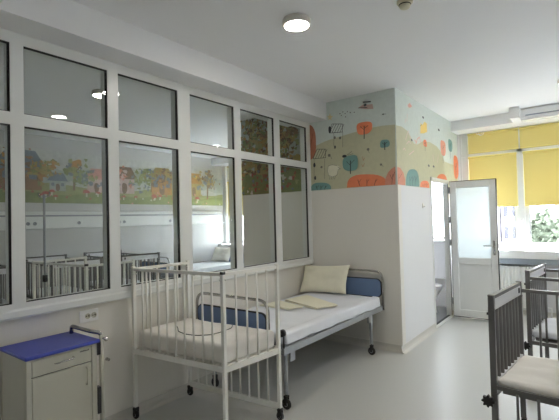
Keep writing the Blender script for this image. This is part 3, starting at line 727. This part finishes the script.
b = MB(); b.lathe([(0, .0008), (.012, .0008), (.012, .008), (.006, .011), (.006, .022), (.010, .026), (.010, .034), (0, .036)], 14, (XL, 1.70, .50), 'X')
tag(b.build('wall_peg', M['chrome']), 'small chrome peg on the wall right of the blue-topped cabinet', 'peg')

# ------------------------------------------------------------------ soft shapes
def dense_box(hx, hy, z0, z1, r, cuts, amp=0.0, freq=6.0, seed=0.0, mapxy=None, top_sag=None):
    """rounded box with a fine mesh and cloth-like unevenness"""
    hz = (z1-z0)/2; zc = (z0+z1)/2
    vs, fs, key = [], [], {}
    def put(p):
        k = (round(p[0], 5), round(p[1], 5), round(p[2], 5))
        if k in key: return key[k]
        q = Vector((max(-hx+r, min(hx-r, p[0]*hx)), max(-hy+r, min(hy-r, p[1]*hy)), max(-hz+r, min(hz-r, p[2]*hz))))
        d = Vector((p[0]*hx, p[1]*hy, p[2]*hz))-q
        w = q+d.normalized()*r if d.length > 1e-9 else Vector((p[0]*hx, p[1]*hy, p[2]*hz))
        if amp:
            n = noise.noise(Vector((w.x*freq+seed, w.y*freq, w.z*freq)))+.5*noise.noise(Vector((w.x*freq*2.3, w.y*freq*2.3+seed, w.z*freq*2)))
            nv = (d.normalized() if d.length > 1e-9 else Vector((0, 0, 1)))
            if p[2] > -.99: w = w+nv*n*amp
        w.z += zc
        if top_sag and p[2] > 0: w.z += top_sag(w.x, w.y)
        if mapxy: w.x, w.y = mapxy(w.x, w.y)
        key[k] = len(vs); vs.append(w); return key[k]
    nx, ny, nz = cuts
    def face(fn, na, nb):
        for i in range(na):
            for j in range(nb):
                a = [(-1+2*i/na, -1+2*j/nb), (-1+2*(i+1)/na, -1+2*j/nb), (-1+2*(i+1)/na, -1+2*(j+1)/nb), (-1+2*i/na, -1+2*(j+1)/nb)]
                fs.append([put(fn(u, v)) for u, v in a])
    for s in (-1, 1):
        face(lambda u, v: (u, v, s), nx, ny); face(lambda u, v: (u, s, v), nx, nz); face(lambda u, v: (s, u, v), ny, nz)
    mb = MB(); mb.add(vs, fs, 0, True); return mb
def pillow(a, b, th, seed=0.0):
    vs, fs, key = [], [], {}
    n = 26
    mb = MB()
    for s in (1, -1):
        def fn(u, v, s=s):
            u = 2*u-1; v = 2*v-1
            e = max(0, (1-abs(u)**3.2))**.55*max(0, (1-abs(v)**3.2))**.55
            x = a*u*(1-.07*(1-v*v)*abs(u)**2); y = b*v*(1-.09*(1-u*u)*abs(v)**2)
            w = noise.noise(Vector((x*9+seed, y*9, s*2)))*.017+noise.noise(Vector((x*22, y*22+seed, s)))*.004
            edge = min(1, 6*min(1-abs(u), 1-abs(v)))
            return Vector((x, y, s*(th*e+.002)+w*edge))
        mb.grid(fn, n, n)
    return mb
def caster(r, m=None):
    mb = MB()
    mb.lathe([(0, -.011), (r*.9, -.011), (r, -.006), (r, .006), (r*.9, .011), (0, .011)], 20, (0, 0, r), 'Y', 0)
    mb.lathe([(0, -.0125), (r*.45, -.0125), (r*.45, .0125), (0, .0125)], 14, (0, 0, r), 'Y', 1)
    for s in (-1, 1): mb.box((-.012, s*.017-.002, r*.8), (.014, s*.017+.002, 2*r+.014), 0)
    mb.box((-.014, -.019, 2*r+.010), (.016, .019, 2*r+.024), 0); mb.tube([(0, 0, 2*r+.02), (0, 0, 2*r+.05)], .009, 8)
    return mb

# ------------------------------------------------------------------ cribs
def crib(label, corners, top, deck, m_tube, m_mat, style, near_low=False, group=None, name='hospital_crib'):
    cx = sum(c[0] for c in corners)/4; cy = sum(c[1] for c in corners)/4
    t = thing(name, label, 'crib', (cx, cy, 0), 0, group)
    L, C, R, B = [Vector((c[0]-cx, c[1]-cy)) for c in corners]
    def Q(s, u): return L*(1-s)*(1-u)+C*s*(1-u)+R*s*u+B*(1-s)*u
    ps = .0125 if style == 'white' else .016
    rw = .031 if style == 'white' else .042
    for i, P in enumerate((L, C, R, B)):
        mb = MB(); mb.tube([(P.x, P.y, 2*rw+.03), (P.x, P.y, top)], ps, square=True)
        lg = mb.build('post', m_tube, t)
        c = caster(rw); c.v = [(v[0]+P.x, v[1]+P.y, v[2]+.001) for v in c.v]; c.build('caster', [M['rubber'], M['grey_metal']], lg)
        MB().box((P.x-ps*1.12, P.y-ps*1.12, top-(.015 if i == 1 and style == 'white' else -.0003)), (P.x+ps*1.12, P.y+ps*1.12, top+.006), 0, .002).build('cap', M['black'] if style == 'white' and i == 1 else m_tube, lg)
    def side(name, A, D, z0, z1, n, extra=None):
        d = (D-A).normalized(); a = A+d*ps; b = D-d*ps; mb = MB(); rr = .011
        mb.tube([(a.x, a.y, z1-rr), (b.x, b.y, z1-rr)], rr, square=True)
        mb.tube([(a.x, a.y, z0+.018), (b.x, b.y, z0+.018)], (.011, .020) if style == 'white' else (.011, .014), square=True)
        for k in range(1, n+1):
            p = a+(b-a)*k/(n+1); mb.tube([(p.x, p.y, z0+.03), (p.x, p.y, z1-rr)], .0074 if style == 'white' else .0075, 8)
        if extra:
            mb.tube([(a.x, a.y, extra), (b.x, b.y, extra)], .010, square=True)
            for k in range(1, n+1):
                p = a+(b-a)*k/(n+1); mb.tube([(p.x, p.y, extra), (p.x, p.y, z0)], .0072, 8)
        for P in (a, b):
            mb.tube([(P.x, P.y, z1-.045), (P.x+d.y*.018, P.y-d.x*.018, z1-.045)], .006, 6)
        return mb.build(name, m_tube, t)
    if style == 'white':
        side('side_panel', L, C, deck-.045, top-.004, 9)
        side('side_panel', B, R, .085, deck+.005, 9)      # drop side let down
        side('end_panel', C, R, deck-.045, top-.004, 4)
        side('end_panel', L, B, deck-.045, top-.004, 4)
    else:
        n = 11
        if near_low: side('side_panel', L, C, .12, deck+.022, n)
        else: side('side_panel', L, C, deck-.06, top-.045, n)
        side('side_panel', B, R, deck-.03, top-.045, n)
        for A, D in ((L, B), (C, R)):
            d = (D-A).normalized(); a = A+d*ps; b = D-d*ps; nrm = Vector((d.y, -d.x))
            mb = MB(); mb.tube([(a.x, a.y, top-.010), (b.x, b.y, top-.010)], (.012, .010), square=True); mb.tube([(a.x, a.y, deck-.025), (b.x, b.y, deck-.025)], (.013, .018), square=True)
            for k in range(1, 8):
                p = a+(b-a)*k/8
                mb.tube([(p.x, p.y, deck-.01), (p.x, p.y, top-.08)], .0125, 8)
            ep = mb.build('end_panel', m_tube, t)
            mb = MB(); mb.tube([(a.x, a.y, top-.052), (b.x, b.y, top-.052)], (.013, .031), square=True); mb.build('head_board', M['silver'], ep)
            mb = MB(); mb.tube([(a.x, a.y, deck+.030), (b.x, b.y, deck+.030)], (.015, .016), square=True); mb.build('foot_strip', M['silver'], ep)
            for P in (a, b):
                q = P-d*.01 if P is a else P+d*.01
            k = MB(); e = b-d*.045
            k.box((e.x-.014, e.y-.014, top-.065), (e.x+.018, e.y+.014, top-.030), 0, .003); k.build('latch', M['black'], ep)
        # star-shaped clamping knob and bolts on the near post
        kb = MB(); pts = []
        for k in range(32):
            a = 2*PI*k/32; rr = .030+.006*math.cos(8*a); pts.append((L.x-.028+rr*math.cos(a), deck-.065+rr*math.sin(a)))
        kb.prism(pts, 'Y', L.y-ps-.030, L.y-ps-.008); kb.tube([(L.x-.028, L.y-ps-.008, deck-.065), (L.x-.012, L.y-ps+.004, deck-.065)], .012, 8)
        kb.build('star_knob', M['black'], t)
        for P in (L, B): MB().tube([(P.x-ps-.010, P.y, top-.105), (P.x-ps, P.y, top-.105)], .008, 8).build('bolt', M['black'], t)
    # spring deck
    mb = MB(); ins = .022
    def quadbox(z0, z1, s0, s1, u0, u1):
        p = [Q(s0, u0), Q(s1, u0), Q(s1, u1), Q(s0, u1)]
        mb.add([(q.x, q.y, z0) for q in p]+[(q.x, q.y, z1) for q in p], [[3, 2, 1, 0], [4, 5, 6, 7], [0, 1, 5, 4], [1, 2, 6, 5], [2, 3, 7, 6], [3, 0, 4, 7]])
    quadbox(deck-.03, deck-.004, .028, .972, .05, .95)
    mb.build('bed_base', m_tube, t)
    lx = (C-L).length; ly = (B-L).length
    hx = lx/2-.014; hy = ly/2-.015
    mp = lambda x, y: tuple(Q(.5+x/lx, .5+y/ly))
    m = dense_box(hx, hy, deck-.003, deck+(.128 if style == 'white' else .052), .022, (44, 26, 6), .006, 9, cx*3, mp)
    m.build('mattress', m_mat, t)
    return t
wc = crib('white barred crib on castors with a thin dark cord on its mattress', [(-2.866, 1.897), (-1.99, 1.985), (-1.935, 2.50), (-2.85, 2.42)], 1.158, .545, M['white_metal'], M['crib_sheet'], 'white')
d1 = crib('dark grey crib with its near side let down and a black star knob', [(-.50, 2.66), (.744, 2.54), (.80, 3.15), (-.44, 3.275)], 1.03, .50, M['dark_metal'], M['crib_sheet'], 'dark', True)
d2 = crib('dark grey crib with both sides raised, close to the white radiator', [(-.462, 3.92), (.782, 3.80), (.842, 4.41), (-.402, 4.535)], 1.03, .50, M['dark_metal'], M['sheet'], 'dark')
# cord lying on the white crib's mattress
pts = [(-2.68, 2.15), (-2.60, 2.10), (-2.53, 2.045), (-2.42, 2.02), (-2.32, 2.04), (-2.245, 2.11), (-2.235, 2.21), (-2.25, 2.33), (-2.30, 2.39)]
mb = MB(); mb.tube(arc_path([(x, y, .681) for x, y in pts], .03, 4), .0032, 8)
tag(mb.build('cord', M['black']), 'thin dark cord lying in a loop on the white crib\'s mattress', 'cord')

# ------------------------------------------------------------------ adult bed
def hospital_bed(label, group=None):
    """local origin at the foot end centre; x across (+ to the room), y towards the head"""
    t = thing('hospital_bed', label, 'bed', (-2.40, 2.58, 0), 0, group)
    hw = .445; Lb = 1.86
    fr = MB()
    for s in (-1, 1):
        fr.box((s*hw-.012, 0, .452), (s*hw+.012, Lb, .508), 0, .003)
        fr.box((s*(hw-.03)-.018, .01, .452), (s*(hw-.03)+.018, Lb-.01, .458))
        for y in (.13, Lb-.30): fr.box((s*(hw-.025)-.01, y-.01, .37), (s*(hw-.025)+.01, y+.055, .455), 0, .002)
    for y in (.0, .09, .62, 1.24, Lb-.20, Lb-.02): fr.box((-hw+.012, y, .456), (hw-.012, y+.03, .49))
    fr.build('frame', M['grey_metal'], t)
    MB().box((-hw+.02, .03, .508), (hw-.014, Lb-.05, .522)).build('deck', M['grey_metal'], t)
    for y in (.09, Lb-.20):
        for s in (-1, 1):
            lg = MB().tube([(s*(hw-.045), y, .12), (s*(hw-.045), y, .456)], .017, 12).build('leg', M['grey_metal'], t)
            c = caster(.042); c.v = [(v[0]+s*(hw-.045), v[1]+y, v[2]+.001) for v in c.v]; c.build('caster', [M['rubber'], M['grey_metal']], lg)
    for nm, y, xa, xb, zt_, z0, z1 in (('footboard', -.045, -.468, .345, .868, .615, .765), ('headboard', Lb+.005, -.43, .46, .888, .60, .795)):
        rail = MB().tube(arc_path([(xa, y, .455), (xa, y, zt_), (xb, y, zt_), (xb, y, .455)], .10, 8), .0125, 12).build(nm, M['dark_chrome'], t)
        r = .05; pp = []
        for (cx, cz, a0) in ((xb-.02-r, z0+r, -90), (xb-.02-r, z1-r, 0), (xa+.02+r, z1-r, 90), (xa+.02+r, z0+r, 180)):
            for k in range(7): a = math.radians(a0+15*k); pp.append((cx+r*math.cos(a), cz+r*math.sin(a)))
        MB().prism(pp, 'Y', y-.010, y+.010).build('panel', M['blue_panel'], rail)
        e = MB().tube([(p[0], y, p[1]) for p in pp], .0104, 8, closed=True).build('edge_trim', M['black'], rail)
    for s in (-1, 1):
        b = MB().lathe([(0, -.035), (.023, -.035), (.028, -.028), (.028, .0), (.018, .006), (0, .006)], 18, (s*(hw+.018), -.012, .633), 'Y'); b.tube([(s*(hw+.005), .008, .60), (s*(hw+.005), .008, .505)], .006, 8); b.tube([(s*(hw+.005), .008, .60), (s*(hw+.018), -.012, .633)], .007, 8); b.build('bumper', M['black'], t)
    sag = lambda x, y: -.012*max(0, (y-.5))
    m = dense_box(hw-.008, Lb/2-.05, .5225, .612, .026, (30, 60, 6), .006, 7, 2.0)
    m.v = [(v[0], v[1]+Lb/2-.015, v[2]) for v in m.v]; m.build('mattress', M['sheet'], t)
    def drape(u, v):
        y = .03+u*(Lb-.10); f = math.sin(u*23)+.6*math.sin(u*51+1)+.8*noise.noise(Vector((u*9, v*2, 3)))
        zt_ = .614; 
        if v < .35: return Vector((hw-.07+.075*v/.35, y, zt_+.0015*f-.006*(v/.35)**3))
        w = (v-.35)/.65
        lo = .512+.022*(1-u)
        return Vector((hw+.006+.010*w+.0045*f*w, y, .604-(.604-lo)*w-.0015*f*w))
    o = MB().grid(drape, 90, 16).build('sheet', M['sheet'], t)
    md = o.modifiers.new('cloth_thickness', 'SOLIDIFY'); md.thickness = .003
    return t
bed = hospital_bed('adult bed with white sheet, chrome-tube ends and blue panels, in the corner by the pillar')
p = pillow(.31, .178, .066, 1.3).build('pillow', M['cream'])
p.location = (-2.618, 4.310, .777); p.rotation_euler = (math.radians(62), math.radians(-2), math.radians(4))
tag(p, 'cream pillow leaning on the headboard of the bed by the pillar', 'pillow')
def folded(name, corners, z, n_layers, label, th=.0055):
    mb = MB()
    for k in range(n_layers):
        ox, oy = (random.uniform(-.008, .008), random.uniform(-.008, .008))
        def fn(a, b, zz): 
            A, B_, C_, D = corners; p = [A[i]*(1-a)*(1-b)+B_[i]*a*(1-b)+C_[i]*a*b+D[i]*(1-a)*b for i in (0, 1)]
            return Vector((p[0]+ox, p[1]+oy, zz+.0025*noise.noise(Vector((p[0]*12, p[1]*12, k)))))
        n = 12; za = z+k*th*1.05
        vs = [fn(i/n, j/n, za) for j in range(n+1) for i in range(n+1)]+[fn(i/n, j/n, za+th) for j in range(n+1) for i in range(n+1)]
        m_ = (n+1)**2; fs = []
        for j in range(n):
            for i in range(n):
                a = j*(n+1)+i; fs.append([a, a+1, a+n+2, a+n+1]); fs.append([m_+a, m_+a+n+1, m_+a+n+2, m_+a+1])
        for i in range(n):
            for (a, b) in ((i, i+1), (n*(n+1)+i, n*(n+1)+i+1), (i*(n+1), (i+1)*(n+1)), (i*(n+1)+n, (i+1)*(n+1)+n)): fs.append([a, b, b+m_, a+m_])
        mb.add(vs, fs, 0, False)
    return tag(mb.build(name, M['cream']), label, 'sheet')
folded('folded_sheet', [(-2.70, 3.62), (-2.19, 3.44), (-2.09, 3.67), (-2.65, 3.97)], .622, 3, 'larger folded cream sheet laid across the middle of the white bed')
folded('folded_sheet', [(-2.78, 3.30), (-2.42, 3.30), (-2.35, 3.44), (-2.74, 3.58)], .621, 2, 'smaller folded cream sheet on the bed, behind the crib\'s corner post')

# ------------------------------------------------------------------ the room behind the partition
crib('white crib of the room behind the glass, beside the drip stand', [(-4.93, 2.03), (-3.95, 2.10), (-3.93, 2.60), (-4.95, 2.62)], 1.11, .53, M['white_metal'], M['crib_sheet'], 'white')
def dup(src, x, y, rz, label):
    t = copy_tree(src); t.location = (x, y, 0); t.rotation_euler = (0, 0, rz); t['label'] = label; return t
dup(d2, -6.15, 1.90, PI, 'dark grey crib behind the glass at the far wall, leftmost of the three')
dup(d2, -6.15, 2.88, PI, 'dark grey crib behind the glass at the far wall, under the painted brown house')
dup(d2, -6.15, 3.84, PI, 'dark grey crib behind the glass at the far wall, closest to the made-up bed')
b2 = copy_tree(bed); b2.location = (-6.45, 4.80, 0)
b2['label'] = 'white bed with a blue headboard in the room behind the glass, near its windows'
p2 = pillow(.26, .17, .06, 4.0).build('pillow', M['crib_sheet']); p2.location = (-6.56, 6.535, .772); p2.rotation_euler = (math.radians(62), 0, math.radians(3))
tag(p2, 'white pillow propped against the headboard of the bed behind the glass', 'pillow')
t = thing('drip_stand', 'thin metal drip stand behind the glass, in front of the white crib there', 'drip stand', (-4.0, 1.74, 0))
MB().tube([(0, 0, .05), (0, 0, 1.78)], .0105, 10).build('pole', M['grey_metal'], t)
MB().tube(arc_path([(-.11, 0, 1.80), (-.10, 0, 1.76), (.10, 0, 1.76), (.11, 0, 1.80)], .02), .005, 8).build('hook_bar', M['chrome'], t)
for k in range(5):
    a = 2*PI*k/5; MB().tube([(0, 0, .075), (.27*math.cos(a), .27*math.sin(a), .055)], .011, 8).build('foot', M['grey_metal'], t)
MB().lathe([(0, -.03), (.022, -.03), (.022, .03), (0, .03)], 12, (0, 0, 1.02)).build('clamp', M['black'], t)
t = thing('service_panel', 'long white bed-head service panel on the far wall behind the glass', 'service panel', (XF, 3.9, 1.58))
MB().box((.0015, -3.0, -.14), (.06, 3.1, .14), 0, .012).build('housing', M['pvc'], t)
MB().box((.06, -3.0, .060), (.075, 3.1, .085), 0, .004).build('rail', M['grey_metal'], t)
for y in (-1.10, -1.0, -.30, .35, .45, .55, 1.6, 1.7):
    MB().lathe([(0, 0), (.028, 0), (.028, .008), (.02, .009), (.018, .003), (0, .003)], 16, (.0602, y, -.05), 'X').build('socket', M['grey_metal'], t)

# ------------------------------------------------------------------ outside
struct(boxes('ground', [((-90, YW+.4, -6.3), (90, 140, -6.0))], M['ground']))
def building(x0, x1, y, z1, label, cols, rows, wcol, lil=None):
    t = thing('apartment_building', label, 'building', ((x0+x1)/2, y, -6)); w = x1-x0; H = z1+6
    MB().box((-w/2, 0, 0), (w/2, 9, H)).build('wall', M['facade'], t)
    for i in range(cols):
        for j in range(rows):
            xa = -w/2+w*(i+.22)/cols; xb = -w/2+w*(i+.78)/cols; za = H*(j+.25)/rows; zb_ = H*(j+.8)/rows
            f = MB().box((xa, -.08, za), (xb, .02, zb_)).build('window', M[wcol], t)
            if lil and i % 2 == 0: MB().box((xa-.15, -.9, za-.35), (xb+.15, -.5, za+.45)).build('balcony', M[lil], t)
building(-11.6, -7.9, 45, 5.4, 'pale lilac apartment block with balconies, seen between the door and the mullion', 4, 5, 'facade_glass', 'lilac')
building(-7.6, -6.1, 47, 9.5, 'narrow pale tower seen just left of the window mullion', 2, 7, 'facade_glass')
building(-5.2, 4.0, 75, 9.0, 'long pale block rising behind the trees', 9, 6, 'facade_glass')
def tree(x, y, h, r, label, group=None):
    t = thing('tree', label, 'tree', (x, y, -6), 0, group)
    MB().tube([(0, 0, 0), (.1, 0, h*.35), (.05, .1, h*.75)], [.28, .2, .09], 10).build('trunk', M['bark'], t)
    mb = MB()
    n = 1500
    for k in range(n):
        u = Vector((random.gauss(0, 1), random.gauss(0, 1), random.gauss(0, 1))).normalized()*random.random()**.4
        c = Vector((u.x*r, u.y*r, h*.68+u.z*h*.32)); c += Vector((noise.noise(c*.6), noise.noise(c*.6+Vector((9, 0, 0))), noise.noise(c*.6+Vector((0, 9, 0)))))*.5
        a = Vector((random.gauss(0, 1), random.gauss(0, 1), random.gauss(0, 1))).normalized()*.24; b = a.orthogonal().normalized()*.15
        mb.add([c-a, c+b, c+a, c-b], [[0, 1, 2, 3]])
    mb.build('crown', M['leaf'], t)
for x, y, h, r, s in ((-2.0, 25, 7.6, .85, 'leafy tree beyond the window, right beside the mullion'), (1.2, 26, 7.3, 1.3, 'broad leafy tree outside, just beyond the photo\'s right edge'),
                      (-1.6, 36, 7.6, 1.5, 'taller tree outside, standing behind the gap of the first row')):
    tree(x, y, h, r, s)
for x, y in ((12, 17), (16.5, 19), (20, 23.5), (25, 26), (31, 29), (37, 33), (28, 37), (17, 31)):
    tree(x, y, 10.5, 2.3, 'tall tree outside the building, seen only as a reflection in the partition glass', 'trees reflected in the partition')

# ------------------------------------------------------------------ daylight and camera
w = bpy.data.worlds.new('overcast_sky'); SC.world = w; w.use_nodes = True
nt = w.node_tree; bg = nt.nodes['Background']
tc = nt.nodes.new('ShaderNodeTexCoord'); n = nt.nodes.new('ShaderNodeTexNoise'); n.inputs['Scale'].default_value = 2.5; n.inputs['Detail'].default_value = 4
cr = nt.nodes.new('ShaderNodeMix'); cr.data_type = 'RGBA'; cr.inputs[6].default_value = (.78, .88, 1.0, 1); cr.inputs[7].default_value = (.92, .97, 1.0, 1)
nt.links.new(tc.outputs['Generated'], n.inputs['Vector']); nt.links.new(n.outputs['Fac'], cr.inputs[0]); nt.links.new(cr.outputs[2], bg.inputs['Color'])
bg.inputs['Strength'].default_value = 11.0

sl = bpy.data.lights.new('sun', 'SUN'); sl.energy = 205.0; sl.angle = math.radians(1.0); sl.color = (.96, .98, 1.0)
so = bpy.data.objects.new('sun', sl); COL.objects.link(so); so.rotation_euler = (math.radians(-21), math.radians(4), 0)   # high sun in front of the windows: falls on the sills and the ground outside
cam = bpy.data.cameras.new('camera'); co = bpy.data.objects.new('camera', cam); COL.objects.link(co)
cam.sensor_fit = 'HORIZONTAL'; cam.sensor_width = 36.0; cam.lens = 418.26/559*36.0; cam.clip_start = .02; cam.clip_end = 400
yaw, pit, rol = math.radians(37.127), math.radians(1.293), math.radians(-1.45)
fw = Vector((-math.sin(yaw)*math.cos(pit), math.cos(yaw)*math.cos(pit), math.sin(pit)))
rt = Vector((math.cos(yaw), math.sin(yaw), 0)); up = rt.cross(fw)
r = rt*math.cos(rol)+up*math.sin(rol); u = -rt*math.sin(rol)+up*math.cos(rol)
co.matrix_world = Matrix(((r.x, u.x, -fw.x, 0), (r.y, u.y, -fw.y, 0), (r.z, u.z, -fw.z, 1.5), (0, 0, 0, 1)))
SC.camera = co

vs = SC.view_settings
SC.display_settings.display_device = 'sRGB'
vs.view_transform = 'Standard'; vs.look = 'None'; vs.gamma = 1.0; vs.use_curve_mapping = False; vs.exposure = 0.53
cy = SC.cycles
cy.max_bounces = 14; cy.diffuse_bounces = 8; cy.glossy_bounces = 6; cy.transmission_bounces = 8; cy.transparent_max_bounces = 24
cy.use_denoising = True; cy.sample_clamp_indirect = 6.0; cy.caustics_reflective = False; cy.caustics_refractive = False
